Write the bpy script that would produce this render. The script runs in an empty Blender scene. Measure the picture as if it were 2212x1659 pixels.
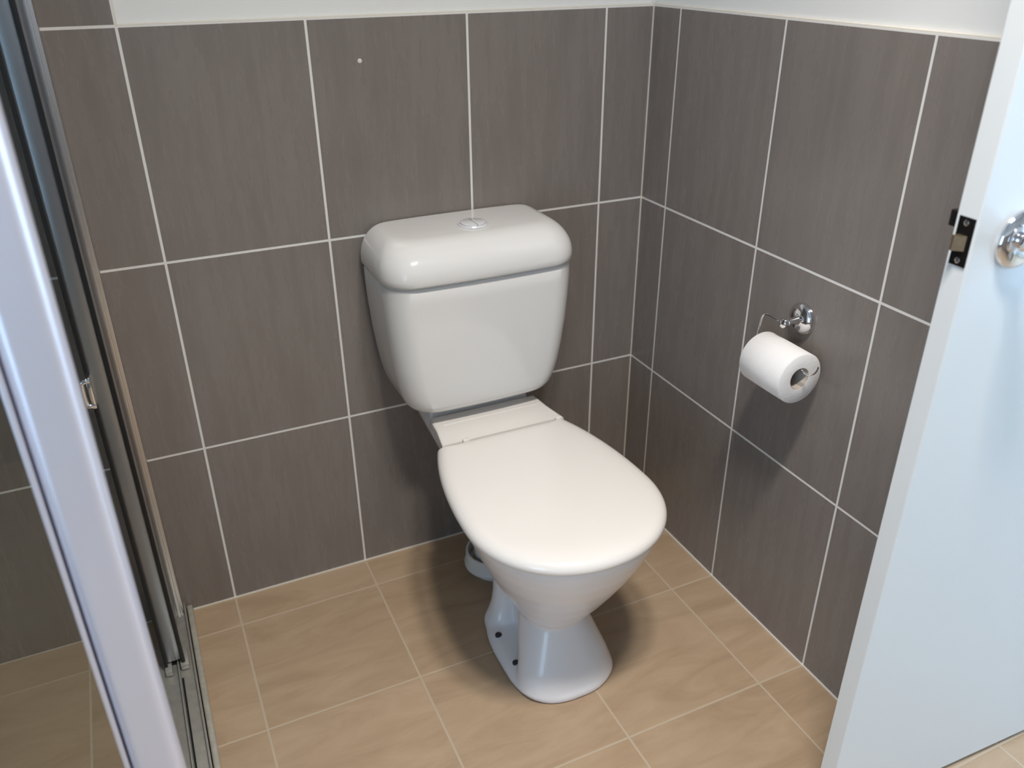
import bpy, bmesh, math, random
from mathutils import Vector, Matrix, Euler
C = bpy.context.scene.collection
S = bpy.context.scene
PI = math.pi

# ------------------------------------------------------------------ camera
cd = bpy.data.cameras.new('camera'); cam = bpy.data.objects.new('camera', cd); C.objects.link(cam)
cam.location = (-1.04381, -1.56934, 1.29670)
cam.rotation_euler = (1.08547516, 0.00612155, -0.433516334)
cd.sensor_width = 36; cd.lens = 36 * 1806.67 / 2212
cd.clip_start = 0.01
cd.dof.use_dof = True; cd.dof.focus_distance = 1.45; cd.dof.aperture_fstop = 4.5
S.camera = cam

# ------------------------------------------------------------------ light and exposure
S.view_settings.view_transform = 'Standard'; S.view_settings.look = 'None'
S.view_settings.gamma = 1.0; S.view_settings.use_curve_mapping = False
S.view_settings.exposure = 0.0
w = bpy.data.worlds.new('daylight'); S.world = w; w.use_nodes = True
w.node_tree.nodes['Background'].inputs[0].default_value = (0.50, 0.73, 1.0, 1)
w.node_tree.nodes['Background'].inputs[1].default_value = 6.6
LAMPS = [(-0.52, -1.23), (-0.74, -1.21)]
LAMP_W = 10.0
for (x, y) in LAMPS:
    l = bpy.data.lights.new('ceiling_lamp_light', 'AREA'); l.shape = 'DISK'; l.size = 0.17
    l.energy = LAMP_W; l.spread = math.radians(118); l.color = (1.0, 0.935, 0.87)
    o = bpy.data.objects.new('ceiling_lamp_light', l); o.location = (x, y, 2.375); C.objects.link(o)
DX = 0.66
FILL_WIN_L = (-2.45, -1.65, 0.30, 1.40)        # unseen window added low in the left wall for blue fill: y0, y1, z0, z1
WIN_H = (-2.50, -0.90, 0.10, 2.10)        # window of the hall beyond the doorway: y0, y1, z0, z1
def portal(loc, rot, sx, sy):
    p = bpy.data.lights.new('window_portal', 'AREA'); p.shape = 'RECTANGLE'; p.size = sx; p.size_y = sy; p.cycles.is_portal = True
    o = bpy.data.objects.new('window_portal', p); o.location = loc; o.rotation_euler = rot; C.objects.link(o)
portal((-2.11, (FILL_WIN_L[0] + FILL_WIN_L[1]) / 2, (FILL_WIN_L[2] + FILL_WIN_L[3]) / 2), (0, -PI / 2, 0), FILL_WIN_L[3] - FILL_WIN_L[2], FILL_WIN_L[1] - FILL_WIN_L[0])
portal((DX + 1.21, (WIN_H[0] + WIN_H[1]) / 2, (WIN_H[2] + WIN_H[3]) / 2), (0, PI / 2, 0), WIN_H[3] - WIN_H[2], WIN_H[1] - WIN_H[0])
DY0, DY1 = -2.0, -1.1                              # doorway in the right wall (daylit hall beyond)

# ------------------------------------------------------------------ mesh helpers
def link(name, bm, mat, parent=None, smooth=True, ang=35):
    me = bpy.data.meshes.new(name)
    bmesh.ops.recalc_face_normals(bm, faces=bm.faces[:])
    bm.to_mesh(me); bm.free()
    o = bpy.data.objects.new(name, me); C.objects.link(o)
    me.materials.append(mat)
    if smooth:
        for p in me.polygons: p.use_smooth = True
        me.set_sharp_from_angle(angle=math.radians(ang))
    if parent is not None: o.parent = parent; o.matrix_parent_inverse = parent.matrix_basis.inverted()
    return o

def box(bm, a, b, bev=0.0, seg=2):
    n = bmesh.new()
    bmesh.ops.create_cube(n, size=1)
    s = [abs(b[i] - a[i]) for i in range(3)]; c = [(a[i] + b[i]) / 2 for i in range(3)]
    for v in n.verts: v.co = Vector((v.co.x * s[0] + c[0], v.co.y * s[1] + c[1], v.co.z * s[2] + c[2]))
    if bev: bmesh.ops.bevel(n, geom=n.edges[:], offset=bev, segments=seg, affect='EDGES', profile=0.5)
    merge(bm, n)

def merge(bm, n):
    t = bpy.data.meshes.new('t'); n.to_mesh(t); n.free(); bm.from_mesh(t); bpy.data.meshes.remove(t)

def bx(a, b, bev=0.0, seg=2):
    bm = bmesh.new(); box(bm, a, b, bev, seg); return bm

def loft(rings, cap=True):
    bm = bmesh.new(); R = []
    for r in rings: R.append([bm.verts.new(p) for p in r])
    n = len(rings[0])
    for i in range(len(R) - 1):
        for j in range(n):
            bm.faces.new((R[i][j], R[i][(j + 1) % n], R[i + 1][(j + 1) % n], R[i + 1][j]))
    if cap:
        bm.faces.new(R[0][::-1]); bm.faces.new(R[-1])
    return bm

def lathe(profile, n=48, axis='Z', center=(0, 0, 0)):
    """profile: list of (radius, height); closed by caps when radius > 0 at the ends"""
    rings = []
    for r, h in profile:
        r = max(r, 1e-5)
        ring = []
        for k in range(n):
            a = 2 * PI * k / n; u, v_ = r * math.cos(a), r * math.sin(a)
            p = {'Z': (u, v_, h), 'X': (h, u, v_), 'Y': (u, h, v_)}[axis]
            ring.append((p[0] + center[0], p[1] + center[1], p[2] + center[2]))
        rings.append(ring)
    return loft(rings)

def tube(pts, r, n=12, sm=6):
    """tube through pts, corners rounded by Catmull-Rom sampling"""
    P = [Vector(p) for p in pts]; Q = []
    for i in range(len(P) - 1):
        p0 = P[max(i - 1, 0)]; p1 = P[i]; p2 = P[i + 1]; p3 = P[min(i + 2, len(P) - 1)]
        for k in range(sm):
            t = k / sm
            Q.append(0.5 * ((2 * p1) + (p2 - p0) * t + (2 * p0 - 5 * p1 + 4 * p2 - p3) * t * t + (3 * p1 - p0 - 3 * p2 + p3) * t ** 3))
    Q.append(P[-1])
    rings = []; up = None
    for i, q in enumerate(Q):
        d = (Q[min(i + 1, len(Q) - 1)] - Q[max(i - 1, 0)]).normalized()
        if up is None: up = d.orthogonal().normalized()
        up = (up - d * up.dot(d)).normalized(); s = d.cross(up)
        rings.append([q + up * r * math.cos(2 * PI * k / n) + s * r * math.sin(2 * PI * k / n) for k in range(n)])
    return loft(rings)

def rrect(x0, x1, y0, y1, rf, rb, z, bulge=0.0, n=10):
    """rounded rectangle ring; y0 = front (more negative); rf/rb front/back corner radii; bulge bows the front"""
    pts = []
    cs = [((x1 - rf, y0 + rf), -PI / 2, rf), ((x1 - rb, y1 - rb), 0, rb), ((x0 + rb, y1 - rb), PI / 2, rb), ((x0 + rf, y0 + rf), PI, rf)]
    for (c, a0, r) in cs:
        for k in range(n + 1):
            a = a0 + (PI / 2) * k / n
            pts.append([c[0] + r * math.cos(a), c[1] + r * math.sin(a), z])
    # subdivide the long front edge
    last = pts[-1]; first = pts[0]
    for k in range(1, 12):
        t = k / 12
        pts.append([last[0] + (first[0] - last[0]) * t, last[1] + (first[1] - last[1]) * t, z])
    xc = (x0 + x1) / 2; hw = (x1 - x0) / 2; dd = (y1 - y0)
    for p in pts:
        wgt = max(0, (y1 - p[1]) / dd)
        p[1] -= bulge * (1 - ((p[0] - xc) / hw) ** 2) * wgt
    return pts

def oval(cx, hw, yf, yb, z, n=72, ef=2.2, eb=2.2, split=0.5):
    """closed egg ring: widest at yf+split*(yb-yf)"""
    ym = yf + split * (yb - yf); pts = []
    for k in range(n):
        a = 2 * PI * k / n; c, s = math.cos(a), math.sin(a)
        e = ef if s < 0 else eb
        x = hw * math.copysign(abs(c) ** (2 / e), c)
        y = ((ym - yf) if s < 0 else (yb - ym)) * math.copysign(abs(s) ** (2 / e), s)
        pts.append((cx + x, ym + y, z))
    return pts

def empty(name, loc):
    o = bpy.data.objects.new(name, None); C.objects.link(o); o.location = loc; o.empty_display_size = 0.05
    return o

def tag(o, label=None, cat=None, kind=None, group=None):
    if label: o['label'] = label
    if cat: o['category'] = cat
    if kind: o['kind'] = kind
    if group: o['group'] = group
    return o

# ------------------------------------------------------------------ materials
def pmat(name, col, rough=0.4, metal=0.0, coat=0.0, ior=1.45):
    m = bpy.data.materials.new(name); m.use_nodes = True
    b = m.node_tree.nodes['Principled BSDF']
    b.inputs['Base Color'].default_value = (*col, 1); b.inputs['Roughness'].default_value = rough
    b.inputs['Metallic'].default_value = metal; b.inputs['Coat Weight'].default_value = coat
    b.inputs['Coat Roughness'].default_value = 0.05; b.inputs['IOR'].default_value = ior
    return m

def noisy(m, scale=60, amt=0.04, bump=0.0, bscale=200):
    """slight procedural tone variation and optional bump"""
    nt = m.node_tree; b = nt.nodes['Principled BSDF']; col = b.inputs['Base Color'].default_value[:]
    tc = nt.nodes.new('ShaderNodeTexCoord'); n = nt.nodes.new('ShaderNodeTexNoise'); n.inputs['Scale'].default_value = scale
    nt.links.new(tc.outputs['Object'], n.inputs['Vector'])
    r = nt.nodes.new('ShaderNodeMix'); r.data_type = 'RGBA'
    r.inputs[6].default_value = (*[c * (1 - amt) for c in col[:3]], 1); r.inputs[7].default_value = (*[min(1, c * (1 + amt)) for c in col[:3]], 1)
    nt.links.new(n.outputs['Fac'], r.inputs[0]); nt.links.new(r.outputs[2], b.inputs['Base Color'])
    if bump:
        n2 = nt.nodes.new('ShaderNodeTexNoise'); n2.inputs['Scale'].default_value = bscale
        nt.links.new(tc.outputs['Object'], n2.inputs['Vector'])
        bp = nt.nodes.new('ShaderNodeBump'); bp.inputs['Strength'].default_value = bump; bp.inputs['Distance'].default_value = 0.001
        nt.links.new(n2.outputs['Fac'], bp.inputs['Height']); nt.links.new(bp.outputs['Normal'], b.inputs['Normal'])
    return m

def tile_mat(name, ua, ou, tu, va, ov, tv, base, dark, light, grout, gw, rough, streak, warp=1.0):
    """tiles in object = world coordinates. ua/va: axes of the two directions; ou/ov a joint position; tu/tv tile size"""
    m = bpy.data.materials.new(name); m.use_nodes = True; nt = m.node_tree; N = nt.nodes; L = nt.links
    b = N['Principled BSDF']
    tc = N.new('ShaderNodeTexCoord'); sp = N.new('ShaderNodeSeparateXYZ'); L.new(tc.outputs['Object'], sp.inputs[0])
    def math_(op, a, bb=None):
        n = N.new('ShaderNodeMath'); n.operation = op
        for i, q in enumerate((a, bb)):
            if q is None: continue
            if isinstance(q, (int, float)): n.inputs[i].default_value = q
            else: L.new(q, n.inputs[i])
        return n.outputs[0]
    U = math_('DIVIDE', math_('SUBTRACT', sp.outputs[ua], ou), tu)
    V = math_('DIVIDE', math_('SUBTRACT', sp.outputs[va], ov), tv)
    fu = math_('FRACT', U); fv = math_('FRACT', V)
    du = math_('MULTIPLY', math_('MINIMUM', fu, math_('SUBTRACT', 1.0, fu)), tu)
    dv = math_('MULTIPLY', math_('MINIMUM', fv, math_('SUBTRACT', 1.0, fv)), tv)
    d = math_('MINIMUM', du, dv)
    mr = N.new('ShaderNodeMapRange'); L.new(d, mr.inputs[0])
    mr.inputs[1].default_value = gw / 2 - 0.0003; mr.inputs[2].default_value = gw / 2 + 0.0003
    iu = math_('FLOOR', U); iv = math_('FLOOR', V)
    cb = N.new('ShaderNodeCombineXYZ'); L.new(iu, cb.inputs[0]); L.new(iv, cb.inputs[1])
    wn = N.new('ShaderNodeTexWhiteNoise'); L.new(cb.outputs[0], wn.inputs['Vector'])
    # streaked body: coordinates offset per tile
    mp = N.new('ShaderNodeMapping'); L.new(tc.outputs['Object'], mp.inputs[0]); mp.inputs['Scale'].default_value = streak
    ad = N.new('ShaderNodeVectorMath'); ad.operation = 'MULTIPLY_ADD'; L.new(wn.outputs['Color'], ad.inputs[0])
    ad.inputs[1].default_value = (9, 9, 9); L.new(mp.outputs[0], ad.inputs[2])
    n1 = N.new('ShaderNodeTexNoise'); n1.inputs['Scale'].default_value = 1.0; n1.inputs['Detail'].default_value = 5; n1.inputs['Roughness'].default_value = 0.62
    n1.inputs['Distortion'].default_value = 0.5 * warp
    L.new(ad.outputs[0], n1.inputs['Vector'])
    n2 = N.new('ShaderNodeTexNoise'); n2.inputs['Scale'].default_value = 7.0; n2.inputs['Detail'].default_value = 3
    L.new(tc.outputs['Object'], n2.inputs['Vector'])
    cr = N.new('ShaderNodeValToRGB'); L.new(n1.outputs['Fac'], cr.inputs[0])
    cr.color_ramp.elements[0].position = 0.33; cr.color_ramp.elements[0].color = (*dark, 1)
    cr.color_ramp.elements[1].position = 0.70; cr.color_ramp.elements[1].color = (*light, 1)
    e = cr.color_ramp.elements.new(0.5); e.color = (*base, 1)
    # cloudy tone + per-tile tone
    tone = math_('ADD', math_('ADD', 0.93, math_('MULTIPLY', n2.outputs['Fac'], 0.10)), math_('MULTIPLY', wn.outputs['Value'], 0.04))
    hs = N.new('ShaderNodeVectorMath'); hs.operation = 'SCALE'; L.new(cr.outputs[0], hs.inputs[0]); L.new(tone, hs.inputs['Scale'])
    mx = N.new('ShaderNodeMix'); mx.data_type = 'RGBA'; L.new(mr.outputs[0], mx.inputs[0]); mx.inputs[6].default_value = (*grout, 1)
    L.new(hs.outputs[0], mx.inputs[7]); L.new(mx.outputs[2], b.inputs['Base Color'])
    rg = math_('ADD', math_('MULTIPLY', n1.outputs['Fac'], 0.14), rough - 0.07)
    rr = N.new('ShaderNodeMix'); rr.data_type = 'FLOAT'; L.new(mr.outputs[0], rr.inputs[0]); rr.inputs[2].default_value = 0.8; L.new(rg, rr.inputs[3])
    L.new(rr.outputs[0], b.inputs['Roughness'])
    bp = N.new('ShaderNodeBump'); bp.inputs['Strength'].default_value = 0.5; bp.inputs['Distance'].default_value = 0.0008
    hh = math_('ADD', mr.outputs[0], math_('MULTIPLY', n1.outputs['Fac'], 0.08))
    L.new(hh, bp.inputs['Height']); L.new(bp.outputs[0], b.inputs['Normal'])
    b.inputs['IOR'].default_value = 1.5
    return m

H = 0.3946; A = -0.1106; B = -0.0950
WB, WD, WL = (0.228, 0.199, 0.180), (0.211, 0.184, 0.166), (0.243, 0.213, 0.194)
WG = (0.80, 0.78, 0.74)
tile_back = tile_mat('taupe_tile_back', 0, A, 0.3, 2, 0, H, WB, WD, WL, WG, 0.0046, 0.27, (42, 42, 5.0), 0.0)
tile_side = tile_mat('taupe_tile_side', 1, B, 0.3, 2, 0, H, WB, WD, WL, WG, 0.0046, 0.27, (42, 42, 5.0), 0.0)
tile_floor = tile_mat('sand_floor_tile', 0, A, 0.3, 1, B, 0.3, (0.44, 0.318, 0.208), (0.385, 0.274, 0.175), (0.485, 0.360, 0.242),
                      (0.50, 0.40, 0.29), 0.0046, 0.36, (4, 15, 4), 2.0)
paint = noisy(pmat('white_wall_paint', (0.84, 0.84, 0.82), 0.6), 8, 0.01, 0.15, 500)
ceil_m = noisy(pmat('ceiling_paint', (0.70, 0.70, 0.70), 0.8), 8, 0.01)
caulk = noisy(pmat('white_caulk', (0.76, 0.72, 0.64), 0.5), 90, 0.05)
door_m = noisy(pmat('door_gloss_paint', (0.80, 0.83, 0.83), 0.28, 0, 0.2), 5, 0.006, 0.05, 120)
ceramic = noisy(pmat('white_vitreous_china', (0.84, 0.84, 0.86), 0.22, 0, 0.2), 4, 0.004)
plastic = noisy(pmat('white_seat_plastic', (0.83, 0.80, 0.76), 0.20, 0, 0.3), 4, 0.004)
tankp = noisy(pmat('white_cistern_plastic', (0.79, 0.78, 0.76), 0.14, 0, 0.5), 4, 0.004)
pipe_m = noisy(pmat('white_pvc', (0.74, 0.76, 0.76), 0.35), 30, 0.02)
chrome = noisy(pmat('chrome', (0.80, 0.80, 0.82), 0.06, 1.0), 40, 0.01)
button_m = noisy(pmat('satin_button', (0.80, 0.81, 0.82), 0.18, 0.15), 30, 0.01)
alu = noisy(pmat('satin_aluminium', (0.62, 0.62, 0.63), 0.33, 1.0), 40, 0.02, 0.08, 300)
alu_s = noisy(pmat('grey_anodised_stile', (0.34, 0.36, 0.39), 0.30, 0.9), 40, 0.02, 0.08, 300)
rail_m = noisy(pmat('worn_pale_rail', (0.56, 0.54, 0.46), 0.35, 0.4), 60, 0.25, 0.3, 150)
alu_w = noisy(pmat('pale_anodised_frame', (0.72, 0.72, 0.80), 0.36, 0.55), 14, 0.02)
alu_d = noisy(pmat('track_aluminium', (0.42, 0.41, 0.37), 0.42, 0.5), 60, 0.22, 0.3, 150)
rubber = noisy(pmat('black_rubber', (0.008, 0.009, 0.010), 0.5), 50, 0.1)
blackp = noisy(pmat('dark_bronze_plate', (0.018, 0.016, 0.015), 0.35, 0.6), 90, 0.25)
brass = noisy(pmat('worn_brass', (0.36, 0.27, 0.17), 0.35, 0.9), 160, 0.25)
screw_m = noisy(pmat('screw_steel', (0.5, 0.5, 0.5), 0.25, 1.0), 90, 0.05)
hole_m = noisy(pmat('dark_screw_hole', (0.03, 0.03, 0.035), 0.5), 90, 0.1)
paper = noisy(pmat('toilet_tissue', (0.86, 0.85, 0.84), 0.9), 70, 0.02, 0.5, 350)
card = noisy(pmat('cardboard_core', (0.50, 0.44, 0.38), 0.85), 90, 0.05)

def glass_mat():
    m = bpy.data.materials.new('shower_glass'); m.use_nodes = True; nt = m.node_tree; N = nt.nodes; L = nt.links
    N.remove(N['Principled BSDF'])
    t = N.new('ShaderNodeBsdfTransparent'); t.inputs[0].default_value = (0.78, 0.80, 0.78, 1)
    g = N.new('ShaderNodeBsdfGlossy'); g.inputs['Roughness'].default_value = 0.02
    lw = N.new('ShaderNodeLayerWeight'); lw.inputs[0].default_value = 0.5
    p5 = N.new('ShaderNodeMath'); p5.operation = 'POWER'; L.new(lw.outputs['Facing'], p5.inputs[0]); p5.inputs[1].default_value = 5
    f = N.new('ShaderNodeMath'); f.operation = 'MULTIPLY_ADD'; L.new(p5.outputs[0], f.inputs[0]); f.inputs[1].default_value = 0.95; f.inputs[2].default_value = 0.05
    mx = N.new('ShaderNodeMixShader'); L.new(f.outputs[0], mx.inputs[0]); L.new(t.outputs[0], mx.inputs[1]); L.new(g.outputs[0], mx.inputs[2])
    L.new(mx.outputs[0], N['Material Output'].inputs[0]); return m
glass = glass_mat()

# ------------------------------------------------------------------ the room
XL, XR, YN, ZC = -2.0, DX, -2.6, 2.4
T = 0.10
def struct(name, bm, m, parent=None, smooth=False):
    o = link(name, bm, m, parent, smooth)
    if parent is None: o['kind'] = 'structure'
    return o
struct('floor', bx((XL - T, YN - T, -0.1), (XR + 1.2, T, 0)), tile_floor)
struct('ceiling', bx((XL - T, YN - T, ZC), (XR + 1.2, T, ZC + 0.1)), ceil_m)

wb = struct('wall_back', bx((XL - T, 0.008, 0), (T, T, ZC)), paint)
bm = bx((XL, 0.0, 0), (0.0, 0.008, 3 * H)); box(bm, (XL, 0.0, 3 * H), (A - 0.9, 0.008, ZC))
struct('wall_tiling', bm, tile_back, wb)
bm = bx((A - 0.9, 0.0005, 3 * H - 0.001), (0.0, 0.0085, 3 * H + 0.003), 0.001)
box(bm, (A - 0.9 - 0.001, 0.0005, 3 * H), (A - 0.9 + 0.0025, 0.0085, ZC), 0.001)
struct('tile_edge_caulk', bm, caulk, wb)
# right hand wall of the alcove, and the return that the door folds back against
YE = -0.90
wr = struct('wall_right', bx((0.008, YE + 0.008, 0), (T, 0.008, ZC)), paint)
struct('wall_tiling', bx((0.0, YE, 0), (0.008, 0.0, 3 * H)), tile_side, wr)
struct('tile_edge_caulk', bx((0.0005, YE, 3 * H - 0.001), (0.0085, 0.0, 3 * H + 0.003), 0.001), caulk, wr)
struct('wall_return', bx((0.0, YE, 0), (XR + T, YE + 0.008, ZC)), paint)
# wall with the doorway
bm = bx((XR, YE, 0), (XR + T, DY1 + 0.06, ZC)); box(bm, (XR, DY0, 2.06), (XR + T, DY1 + 0.06, ZC)); box(bm, (XR, YN - T, 0), (XR + T, DY0, ZC))
struct('wall_doorway', bm, paint)
bm = bx((XR - 0.012, DY1, 0), (XR + T + 0.012, DY1 + 0.06, 2.1), 0.003); box(bm, (XR - 0.012, DY0 - 0.06, 0), (XR + T + 0.012, DY0, 2.1), 0.003)
box(bm, (XR - 0.012, DY0 - 0.06, 2.06), (XR + T + 0.012, DY1 + 0.06, 2.12), 0.003)
struct('trim_1', bm, door_m)
def holed(lo, hi, w, axis):
    """wall slab lo..hi with a window opening w = (a0, a1, z0, z1) measured along axis (0 = x, 1 = y)"""
    bm = bmesh.new()
    def seg(a0, a1, z0, z1):
        p = list(lo); q = list(hi); p[axis], q[axis], p[2], q[2] = a0, a1, z0, z1; box(bm, p, q)
    seg(lo[axis], w[0], lo[2], hi[2]); seg(w[1], hi[axis], lo[2], hi[2]); seg(w[0], w[1], lo[2], w[2]); seg(w[0], w[1], w[3], hi[2])
    return bm
def window(name, lo, hi, w, axis):
    bm = bmesh.new(); f = 0.045
    def seg(a0, a1, z0, z1):
        p = list(lo); q = list(hi); d = 1 - axis
        p[axis], q[axis], p[2], q[2] = a0, a1, z0, z1; m = (lo[d] + hi[d]) / 2; p[d], q[d] = m - 0.02, m + 0.02; box(bm, p, q, 0.003)
    seg(w[0], w[1], w[2], w[2] + f); seg(w[0], w[1], w[3] - f, w[3]); seg(w[0], w[0] + f, w[2], w[3]); seg(w[1] - f, w[1], w[2], w[3]); mid = (w[0] + w[1]) / 2; seg(mid - f / 2, mid + f / 2, w[2], w[3])
    struct(name, bm, door_m)
struct('wall_hall', holed((XR + 1.1, YN - T, 0), (XR + 1.2, T, ZC), WIN_H, 1), paint)
window('window_2', (XR + 1.1, 0, 0), (XR + 1.2, 0, ZC), WIN_H, 1)
bm = bx((XR + T, YN - T - 0.1, 0), (XR + 1.2, YN - T, ZC)); box(bm, (XR + T, T, 0), (XR + 1.2, T + 0.1, ZC)); struct('wall_hall_end', bm, paint)
struct('wall_near', bx((XL - T, YN - T, 0), (XR + T, YN, ZC)), paint)
# left wall: tiled in the shower, added fill window nearer the camera
wl = struct('wall_left', holed((XL - T, YN - T, 0), (XL, T, ZC), FILL_WIN_L, 1), paint)
window('fill_window_1', (XL - T, 0, 0), (XL, 0, ZC), FILL_WIN_L, 1)
struct('wall_tiling', bx((XL, -0.95, 0), (XL + 0.008, 0.0, ZC)), tile_side, wl)
struct('wall_tiling', bx((XL, -2.6, 0), (XL + 0.008, -0.95, FILL_WIN_L[2])), tile_side, wl)
wn_ = bpy.data.objects['wall_near']
struct('wall_tiling', bx((XL + 0.008, YN, 0), (XR, YN + 0.008, 3 * H)), tile_back, wn_)
struct('wall_tiling', bx((0.0, YE - 0.008, 0), (XR, YE, 3 * H)), tile_back, bpy.data.objects['wall_return'])
# silicone lines in the corner and along the floor
bm = bx((-0.0022, -0.0022, 0), (0.001, 0.001, 3 * H)); struct('trim_2', bm, caulk)
bm = bx((-1.10, -0.0028, 0), (0.0, 0.001, 0.0030)); box(bm, (-0.0028, YE, 0), (0.001, 0.0, 0.0030))
struct('trim_3', bm, caulk)

# ------------------------------------------------------------------ shower screen
sh = tag(empty('shower_screen', (-1.13, -0.45, 0)), 'silver framed shower screen with black seals and glass, left of the toilet', 'shower screen')
bm = bx((-1.1390, -0.034, 0.006), (-1.1185, -0.0005, 1.95), 0.0015); box(bm, (-1.1325, -0.038, 0.006), (-1.1250, -0.03, 1.95), 0.001)
link('wall_channel', bm, alu, sh)
bm = bx((-1.1655, -0.185, 0.040), (-1.1350, -0.036, 1.93), 0.002)
ds = link('door_stile', bm, alu_s, sh)
link('rubber_seal', bx((-1.1372, -0.192, 0.030), (-1.1305, -0.180, 1.93), 0.001), rubber, ds)
link('rubber_seal', bx((-1.1688, -0.192, 0.026), (-1.1630, -0.180, 1.93), 0.001), rubber, ds)
link('stile_foot', bx((-1.1690, -0.206, 0.024), (-1.1560, -0.150, 0.036), 0.001), alu_d, ds)
link('stile_foot', bx((-1.1400, -0.200, 0.024), (-1.1240, -0.150, 0.036), 0.001), alu_d, ds)
# small chrome handle on the shower side of the stile
bm = tube([(-1.1640, -0.196, 0.676), (-1.1735, -0.197, 0.676), (-1.1765, -0.197, 0.670), (-1.1765, -0.197, 0.638), (-1.1735, -0.197, 0.632), (-1.1640, -0.196, 0.632)], 0.0048, 12, 5)
box(bm, (-1.1700, -0.2000, 0.626), (-1.1625, -0.1800, 0.682), 0.002)
link('handle', bm, chrome, sh)
bm = bx((-1.1800, -0.90, 0.0), (-1.1140, -0.001, 0.022), 0.0015)
box(bm, (-1.1460, -0.88, 0.020), (-1.1430, -0.02, 0.034), 0.0006)
box(bm, (-1.1180, -0.90, 0.0), (-1.1140, -0.010, 0.030), 0.001)
tr = link('bottom_track', bm, alu_d, sh)
link('drip_rail', bx((-1.1130, -0.90, 0.0), (-1.1005, -0.001, 0.018), 0.004, 4), rail_m, tr)
link('drain_slot', bx((-1.1420, -0.88, 0.0215), (-1.1385, -0.22, 0.0235)), rubber, tr)
# corner post nearest the camera (rounded outer corner)
ring = lambda z: [(x, y, z) for x, y, _ in rrect(-1.1590, -1.1125, -0.895, -0.868, 0.012, 0.004, 0)]
link('corner_post', loft([ring(0.0), ring(1.95)]), alu_w, sh)
link('glazing_bead', bx((-1.1645, -0.893, 0.02), (-1.1600, -0.868, 1.95), 0.001), alu_w, sh)
link('return_glass', bx((-1.9915, -0.880, 0.02), (-1.1640, -0.874, 1.95)), glass, sh)
link('return_track', bx((-1.9915, -0.895, 0.0), (-1.1600, -0.860, 0.035), 0.002), alu_d, sh)

# ------------------------------------------------------------------ toilet
CX = -0.450
toi = tag(empty('toilet', (CX, -0.40, 0)), 'white close coupled toilet with closed lid standing in the tiled corner', 'toilet')
# cistern tank: rounded shield shape, front bowed
def tank_ring(z, hw, d, rf): return rrect(CX - 0.007 - hw * 0.972, CX - 0.007 + hw * 0.972, -d, -0.006, rf, 0.012, z, 0.006)
prof = [(0.447, 0.118, 0.130, 0.035), (0.4475, 0.135, 0.148, 0.040), (0.451, 0.148, 0.158, 0.042), (0.459, 0.1595, 0.166, 0.044), (0.471, 0.168, 0.171, 0.045),
        (0.490, 0.1755, 0.174, 0.046), (0.52, 0.1825, 0.177, 0.047), (0.56, 0.1890, 0.180, 0.048), (0.61, 0.1950, 0.183, 0.049),
        (0.66, 0.1990, 0.185, 0.050), (0.70, 0.2010, 0.186, 0.050), (0.7315, 0.2010, 0.187, 0.050), (0.733, 0.1995, 0.1855, 0.050)]
link('cistern', loft([tank_ring(*p) for p in prof]), tankp, toi, ang=50)
link('lid_joint', loft([tank_ring(z, 0.1985, 0.1840, 0.050) for z in (0.7325, 0.7395)]), tankp, toi)
# cistern lid: flat at the wall, rolling over to the front and sides
rings = []
def lid_ring(z, ins, insf): return rrect(CX - 0.0075 - 0.1995 + ins, CX - 0.0075 + 0.1995 - ins, -0.1955 + insf, -0.004, max(0.058 - ins * 0.35, 0.02), 0.016, z, 0.007)
rings.append(lid_ring(0.7385, 0.006, 0.006)); rings.append(lid_ring(0.7390, 0.0025, 0.0025)); rings.append(lid_ring(0.742, 0.0, 0.0)); rings.append(lid_ring(0.752, 0.0, 0.0))
for k in range(1, 15):
    a = (PI / 2) * k / 14
    rings.append(lid_ring(0.752 + 0.060 * math.sin(a), 0.046 * (1 - math.cos(a)), 0.070 * (1 - math.cos(a))))
rings.append(lid_ring(0.8125, 0.068, 0.085)); rings.append(lid_ring(0.8130, 0.11, 0.095))
lid = link('cistern_lid', loft(rings), tankp, toi, ang=60)
BY = -0.098
fb = link('flush_button', lathe([(0.0, 0.8127), (0.0300, 0.8127), (0.0300, 0.8145), (0.0285, 0.8165), (0.0262, 0.8168), (0.0262, 0.8150), (0.0, 0.8150)], 48, 'Z', (CX, BY, 0)), button_m, toi)
for s in (-1, 1):
    pts = [(CX + s * 0.0008, BY + (0.0248 if i == 0 else -0.0248), 0) for i in (0, 1)]
    arc = []
    for k in range(25):
        a = -PI / 2 + PI * k / 24
        arc.append((s * (0.0008 + 0.0240 * math.cos(a)), 0.0248 * math.sin(a)))
    rg = lambda f, z: [(CX + s * 0.0008 + (x - s * 0.0008) * f, BY + y * f, z) for x, y in arc]
    link('button_half', loft([rg(1, 0.8150), rg(1, 0.8180), rg(0.93, 0.8190)]), button_m, fb)

# pan: lofts fused into one ceramic body
def pring(z, hw, yf, yb, ef=2.3, eb=2.6, sp=0.5): return oval(CX, hw, yf, yb, z, 72, ef, eb, sp)
BX = 0.003
def fring(z, hw, yf, yb, ef=2.3, eb=2.6, sp=0.5): return oval(CX + BX, hw, yf, yb, z, 72, ef, eb, sp)
bm = loft([fring(0.0, 0.1065, -0.577, -0.292, 2.6, 3.4, .42), fring(0.004, 0.1080, -0.579, -0.290, 2.6, 3.4, .42), fring(0.014, 0.1070, -0.578, -0.291, 2.6, 3.4, .42), fring(0.024, 0.099, -0.570, -0.30, 2.6, 3.4, .42), fring(0.028, 0.086, -0.557, -0.31, 2.6, 3.2, .42)])
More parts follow.
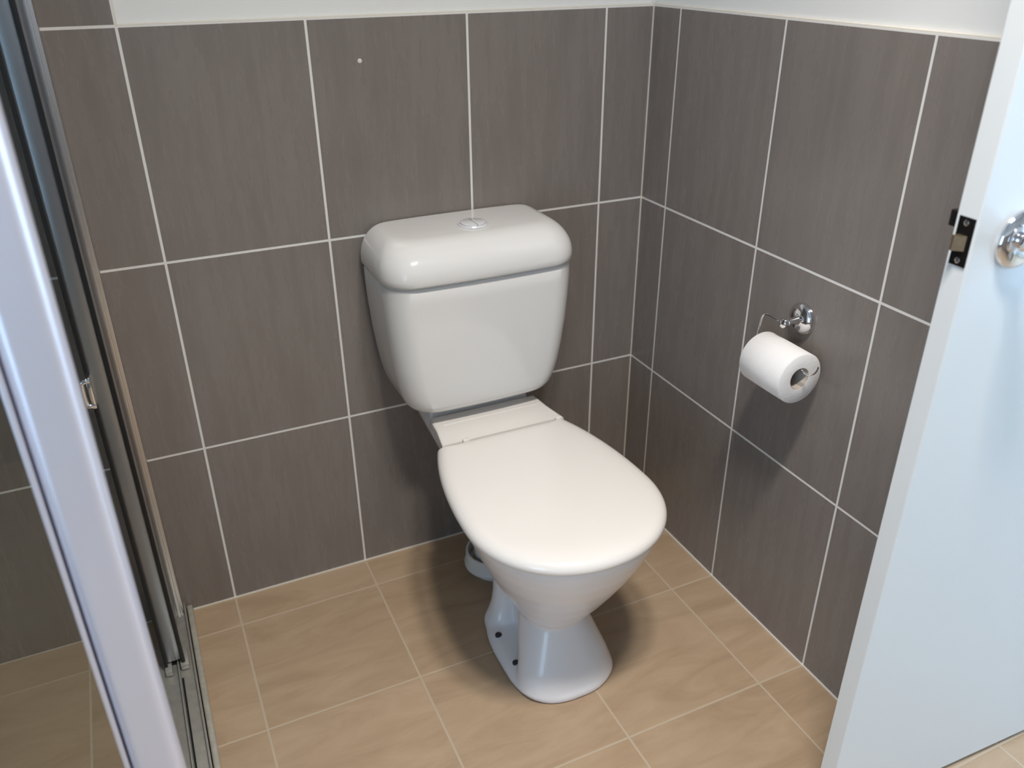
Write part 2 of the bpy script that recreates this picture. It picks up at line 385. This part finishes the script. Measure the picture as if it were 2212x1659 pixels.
# front column flaring down to the foot and up to the neck
merge(bm, loft([fring(0.010, 0.104, -0.576, -0.440, 2.5, 1.6, .52), fring(0.030, 0.0985, -0.570, -0.436, 2.5, 1.6, .52), fring(0.055, 0.0905, -0.560, -0.428, 2.5, 1.8, .50),
                fring(0.085, 0.0800, -0.546, -0.41, 2.4, 2.3, .5), fring(0.115, 0.0700, -0.531, -0.39, 2.4, 2.3, .5), fring(0.135, 0.0640, -0.521, -0.375, 2.3, 2.3, .5), fring(0.165, 0.060, -0.517, -0.36, 2.3, 2.3, .5), fring(0.20, 0.05, -0.50, -0.36, 2.3, 2.3, .5)]))
# bowl
merge(bm, loft([pring(0.130, 0.0560, -0.510, -0.360, 2.2, 2.3, .5), pring(0.140, 0.0655, -0.524, -0.345, 2.2, 2.4, .5), pring(0.155, 0.0745, -0.537, -0.333, 2.2, 2.4, .5), pring(0.175, 0.0845, -0.551, -0.322, 2.2, 2.4, .5), pring(0.21, 0.1030, -0.575, -0.305, 2.2, 2.5, .48), pring(0.25, 0.1230, -0.600, -0.29, 2.2, 2.5, .47),
                pring(0.29, 0.1410, -0.623, -0.275, 2.2, 2.5, .46), pring(0.33, 0.1570, -0.644, -0.255, 2.2, 2.5, .46), pring(0.36, 0.1670, -0.657, -0.24, 2.2, 2.5, .45), pring(0.378, 0.1725, -0.664, -0.22, 2.2, 2.6, .45), pring(0.392, 0.1740, -0.667, -0.22, 2.2, 2.6, .45), pring(0.397, 0.171, -0.664, -0.22, 2.2, 2.6, .45)]))
# recessed spine, rear leg flaring to the foot, trapway rising to the rim
merge(bm, loft([pring(0.01, 0.040, -0.50, -0.31, 2.4, 2.4), pring(0.10, 0.036, -0.50, -0.31, 2.4, 2.4), pring(0.20, 0.045, -0.50, -0.29, 2.3, 2.3)]))
merge(bm, loft([pring(0.010, 0.0930, -0.385, -0.291, 3, 3), pring(0.024, 0.0890, -0.372, -0.292, 3, 3), pring(0.040, 0.0790, -0.362, -0.292, 2.8, 2.8), pring(0.060, 0.0705, -0.356, -0.290, 2.6, 2.6), pring(0.085, 0.0650, -0.352, -0.286, 2.5, 2.5), pring(0.12, 0.0630, -0.352, -0.280, 2.4, 2.4), pring(0.16, 0.0640, -0.38, -0.270, 2.4, 2.4),
                pring(0.20, 0.070, -0.45, -0.25, 2.4, 2.4), pring(0.26, 0.085, -0.50, -0.22, 2.4, 2.6), pring(0.32, 0.102, -0.50, -0.17, 2.4, 3), pring(0.365, 0.115, -0.50, -0.13, 2.4, 3)]))
# shelf that carries the cistern and seat hinge
def srr(z, hb, hf, y0, y1):
    return [(CX + x * (hb + (hf - hb) * (y1 - y) / (y1 - y0)), y, z) for x, y in [(-1, y0), (-1, y0 * .75 + y1 * .25), (-1, (y0 + y1) / 2), (-1, y1), (-.5, y1), (0, y1), (.5, y1), (1, y1), (1, (y0 + y1) / 2), (1, y0 * .75 + y1 * .25), (1, y0), (0, y0)]]
merge(bm, loft([srr(0.335, 0.085, 0.10, -0.28, -0.05), srr(0.36, 0.102, 0.118, -0.28, -0.025), srr(0.380, 0.112, 0.130, -0.28, -0.018), srr(0.400, 0.1150, 0.134, -0.28, -0.018)]))
merge(bm, loft([srr(0.395, 0.1130, 0.114, -0.112, -0.020), srr(0.425, 0.1120, 0.113, -0.108, -0.022), srr(0.449, 0.1110, 0.112, -0.106, -0.024)]))
# outlet turning down to the floor behind the foot
merge(bm, tube([(CX, -0.33, 0.20), (CX, -0.24, 0.205), (CX, -0.175, 0.175), (CX, -0.160, 0.12), (CX, -0.160, 0.050)], 0.042, 32, 8))
pan = link('pan', bm, ceramic, toi)
md = pan.modifiers.new('fuse', 'REMESH'); md.mode = 'VOXEL'; md.voxel_size = 0.0032; md.use_smooth_shade = True
ms = pan.modifiers.new('soften', 'SMOOTH'); ms.factor = 0.5; ms.iterations = 14
for (x, y) in ((CX - 0.0835, -0.382), (CX - 0.0830, -0.466), (CX + 0.0870, -0.382), (CX + 0.0870, -0.466)):  # dark plugs give the shade inside the foot screw holes
    link('screw_hole', lathe([(0.0, 0.015), (0.0070, 0.015), (0.0070, 0.0285), (0.0055, 0.0300), (0, 0.0302)], 24, 'Z', (x, y, 0)), hole_m, toi)
# connector collar and pipe to the wall
link('outlet_pipe', lathe([(0.040, 0.0), (0.040, 0.030)], 48, 'Z', (CX, -0.160, 0)), pipe_m, toi)
col = [(0.0480, 0.030), (0.0610, 0.024), (0.0645, 0.026), (0.0650, 0.031), (0.0620, 0.036), (0.0610, 0.060), (0.0600, 0.064), (0.0560, 0.064), (0.0550, 0.060), (0.0550, 0.034)]
link('pipe_collar', loft([[(CX + r * math.cos(2 * PI * k / 56), -0.160 + r * math.sin(2 * PI * k / 56), z) for k in range(56)] for r, z in col + [col[0]]], cap=False), pipe_m, toi)
# seat (ring) under the lid
def egg(z, off=0.0, hf=0.0):
    """outline of the seat lid; off = inward offset"""
    pts = []; yb = -0.240 - off * 0.4; YM = -0.492
    a_f, a_b, hw = 0.1850 - off, 0.390 - off, 0.1850 - off; CX = -0.4555
    n = 56
    for k in range(n + 1):                       # front half from left to right
        a = PI + PI * k / n
        c, s = math.cos(a), math.sin(a)
        pts.append((CX + hw * math.copysign(abs(c) ** (2 / 2.12), c), YM + a_f * math.copysign(abs(s) ** (2 / 2.12), s), z))
    m = 26
    for k in range(1, m + 1):                    # right side to the hinge line
        y = YM + (yb - YM) * math.sin(PI / 2 * k / m) ** 1.0
        h = hw * math.sqrt(max(0, 1 - ((y - YM) / a_b) ** 2))
        pts.append((CX + h, y, z))
    hb = pts[-1][0] - CX
    for k in range(1, 10): pts.append((CX + hb * (1 - 2 * k / 10), yb, z))
    for k in range(m, 0, -1):
        y = YM + (yb - YM) * math.sin(PI / 2 * k / m)
        h = hw * math.sqrt(max(0, 1 - ((y - YM) / a_b) ** 2))
        pts.append((CX - h, y, z))
    return pts
link('seat', loft([egg(0.3955, 0.016), egg(0.3965, 0.012), egg(0.403, 0.009), egg(0.406, 0.010)]), plastic, toi, ang=50)
prof = [(0.4015, 0.012), (0.3985, 0.006), (0.3985, 0.0035), (0.4015, 0.0010), (0.4055, 0.0), (0.4100, 0.0004), (0.4145, 0.0025), (0.4185, 0.0065), (0.4215, 0.0125), (0.4236, 0.021), (0.4250, 0.035), (0.4258, 0.06), (0.4262, 0.10)]
link('seat_lid', loft([egg(z, o) for z, o in prof]), plastic, toi, ang=60)
# hinge cover behind the lid
def hc(z, ins, y1=-0.124):
    y0 = -0.2385
    f = [(-1, y0), (-1, (y0 + y1) / 2), (-1, y1 + ins), (-.5, y1 + ins), (0, y1 + ins), (.5, y1 + ins), (1, y1 + ins), (1, (y0 + y1) / 2), (1, y0), (0, y0)]
    out = []
    for x, y in f:
        t = (y1 - y) / (y1 - y0); hw = 0.1215 + 0.004 * t + 0.010 * t * t - abs(ins)
        out.append((CX + x * hw, y, z))
    return out
link('hinge_cover', loft([hc(0.3995, 0.0), hc(0.4150, 0.0), hc(0.4190, -0.0010), hc(0.4205, -0.0035), hc(0.4208, -0.006)]), plastic, toi, ang=40)
link('hinge_bar', bx((CX - 0.105, -0.166, 0.4200), (CX + 0.112, -0.160, 0.4216), 0.0006), plastic, toi)
for x in (CX - 0.085, CX + 0.122):
    link('hinge_pin', bx((x - 0.007, -0.2440, 0.4185), (x + 0.007, -0.2360, 0.4250), 0.0015), plastic, toi)

# ------------------------------------------------------------------ toilet roll holder and roll
RY, RZ = -0.541, 0.7015
th = tag(empty('toilet_roll_holder', (0, RY, RZ)), 'chrome toilet roll holder with round backplate on the right tiled wall', 'toilet roll holder')
th_rose = link('backplate', lathe([(0.0295, -0.0003), (0.0295, -0.0040), (0.0280, -0.0075), (0.0235, -0.0120), (0.0160, -0.0150), (0.0, -0.0160)], 48, 'X', (0, RY, RZ)), chrome, th)
link('post', lathe([(0.011, -0.010), (0.0085, -0.016), (0.0065, -0.024), (0.0065, -0.036), (0.0085, -0.038), (0.0095, -0.043), (0.0085, -0.048), (0.0050, -0.0510), (0.0, -0.0515)], 32, 'X', (0, RY, RZ)), chrome, th)
WXr = -0.060
bm = tube([(-0.0430, RY + 0.004, RZ), (-0.047, RY + 0.016, RZ + 0.002), (-0.052, -0.508, RZ + 0.005), (-0.054, -0.499, RZ + 0.001), (-0.056, -0.4965, 0.690), (WXr, -0.4960, 0.655), (WXr, -0.499, 0.6475), (WXr, -0.506, 0.6455),
           (WXr, -0.560, 0.6455), (WXr, -0.612, 0.6455), (-0.058, -0.624, 0.6425), (-0.055, -0.634, 0.6440), (-0.052, -0.640, 0.6520), (-0.050, -0.6415, 0.661)], 0.0018, 10, 6)
link('wire_arm', bm, chrome, th)
# roll hanging on the wire
rz = 0.6285; r0, r1 = 0.0205, 0.0470
pr = [(r0, -0.5105), (r1 - 0.002, -0.5100), (r1, -0.5120), (r1 + 0.0003, -0.56), (r1, -0.6130), (r1 - 0.002, -0.6150), (r0, -0.6145)]
def tube_lathe(pr, n, c):
    rings = []
    for r, h in pr + [pr[0]]:
        rings.append([(c[0] + r * math.cos(2 * PI * k / n), h, c[1] + r * math.sin(2 * PI * k / n)) for k in range(n)])
    return loft(rings, cap=False)
roll = tag(empty('toilet_roll', (WXr, -0.5625, rz)), 'white toilet paper roll hanging on the chrome wire arm', 'toilet roll')
link('paper', tube_lathe(pr, 72, (WXr, rz)), paper, roll, ang=50)
link('cardboard_tube', tube_lathe([(r0 - 0.0012, -0.5110), (r0, -0.5110), (r0, -0.6140), (r0 - 0.0012, -0.6140)], 48, (WXr, rz)), card, roll, ang=50)
# ------------------------------------------------------------------ door leaf folded back on the right
E2 = Vector((-0.2150, -0.9795)); dx = Vector((1, -0.0345)).normalized(); nn = Vector((-dx.y, dx.x)); TH = 0.0290; WID = 0.82
ang = math.atan2(dx.y, dx.x)
def dbox(u0, u1, n0, n1, z0, z1, bev=0.0, seg=2):
    """box in door coordinates: u along the leaf from the free edge, n through it from the visible face"""
    bm = bx((u0, n0, z0), (u1, n1, z1), bev, seg)
    dtx(bm); return bm
DM = Matrix.Translation((E2.x, E2.y, 0)) @ Matrix.Rotation(ang, 4, 'Z')
def dtx(bm): bmesh.ops.transform(bm, matrix=DM, verts=bm.verts[:])
door = struct('door_1', dbox(0, WID, 0, TH, 0.009, 2.04, 0.0012, 2), door_m)
door['label'] = 'white flush door leaf opened back against the wall'
PZ0, PZ1 = 0.972, 1.0275
lp = link('latch_plate', dbox(-0.0012, 0.002, 0.0030, 0.0245, PZ0, PZ1, 0.0003, 1), blackp, door)
lp['label'] = 'dark bronze latch plate'
bm = bmesh.new(); PT = [(-0.0105, 0.0200), (-0.0105, 0.0175), (-0.001, 0.0085), (0.0, 0.0085), (0.0, 0.0200)]
bb = loft([[(u, n, z) for u, n in PT] for z in (0.990, 1.0075)]); dtx(bb)
link('latch_bolt', bb, brass, lp)
for z in (0.9785, 1.0215):
    b2 = lathe([(0.0, -0.0010), (0.0034, -0.0010), (0.0034, -0.0016), (0.0015, -0.0024), (0.0, -0.0024)], 20, 'X', (0, 0.0137, z)); dtx(b2)
    link('screw', b2, screw_m, lp)
KU, KZ = 0.070, 0.998
b1 = lathe([(r, -h) for r, h in [(0.0345, 0.0002), (0.0345, 0.0030), (0.0325, 0.0065), (0.0270, 0.0095), (0.0180, 0.0110), (0.0, 0.0112)]], 64, 'Y', (KU, 0, KZ)); dtx(b1)
rose = link('door_rose', b1, chrome, door)
b1 = lathe([(r, -h) for r, h in [(0.0120, 0.0105), (0.0105, 0.0150), (0.0105, 0.0260), (0.0160, 0.0290), (0.0235, 0.0350), (0.0270, 0.0430), (0.0265, 0.0500), (0.0225, 0.0560), (0.0120, 0.0585), (0.0, 0.0588)]], 64, 'Y', (KU, 0, KZ)); dtx(b1)
link('knob', b1, chrome, rose)
link('rear_latch_case', dbox(0.006, 0.030, TH - 0.001, TH + 0.014, 1.010, 1.029, 0.0015), blackp, door)
# ------------------------------------------------------------------ tiny pale speck on the tile
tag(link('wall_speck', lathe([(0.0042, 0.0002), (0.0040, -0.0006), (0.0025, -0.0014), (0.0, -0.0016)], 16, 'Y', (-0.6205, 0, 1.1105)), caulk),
    'tiny pale speck on the upper tile above the cistern, left side', 'speck')
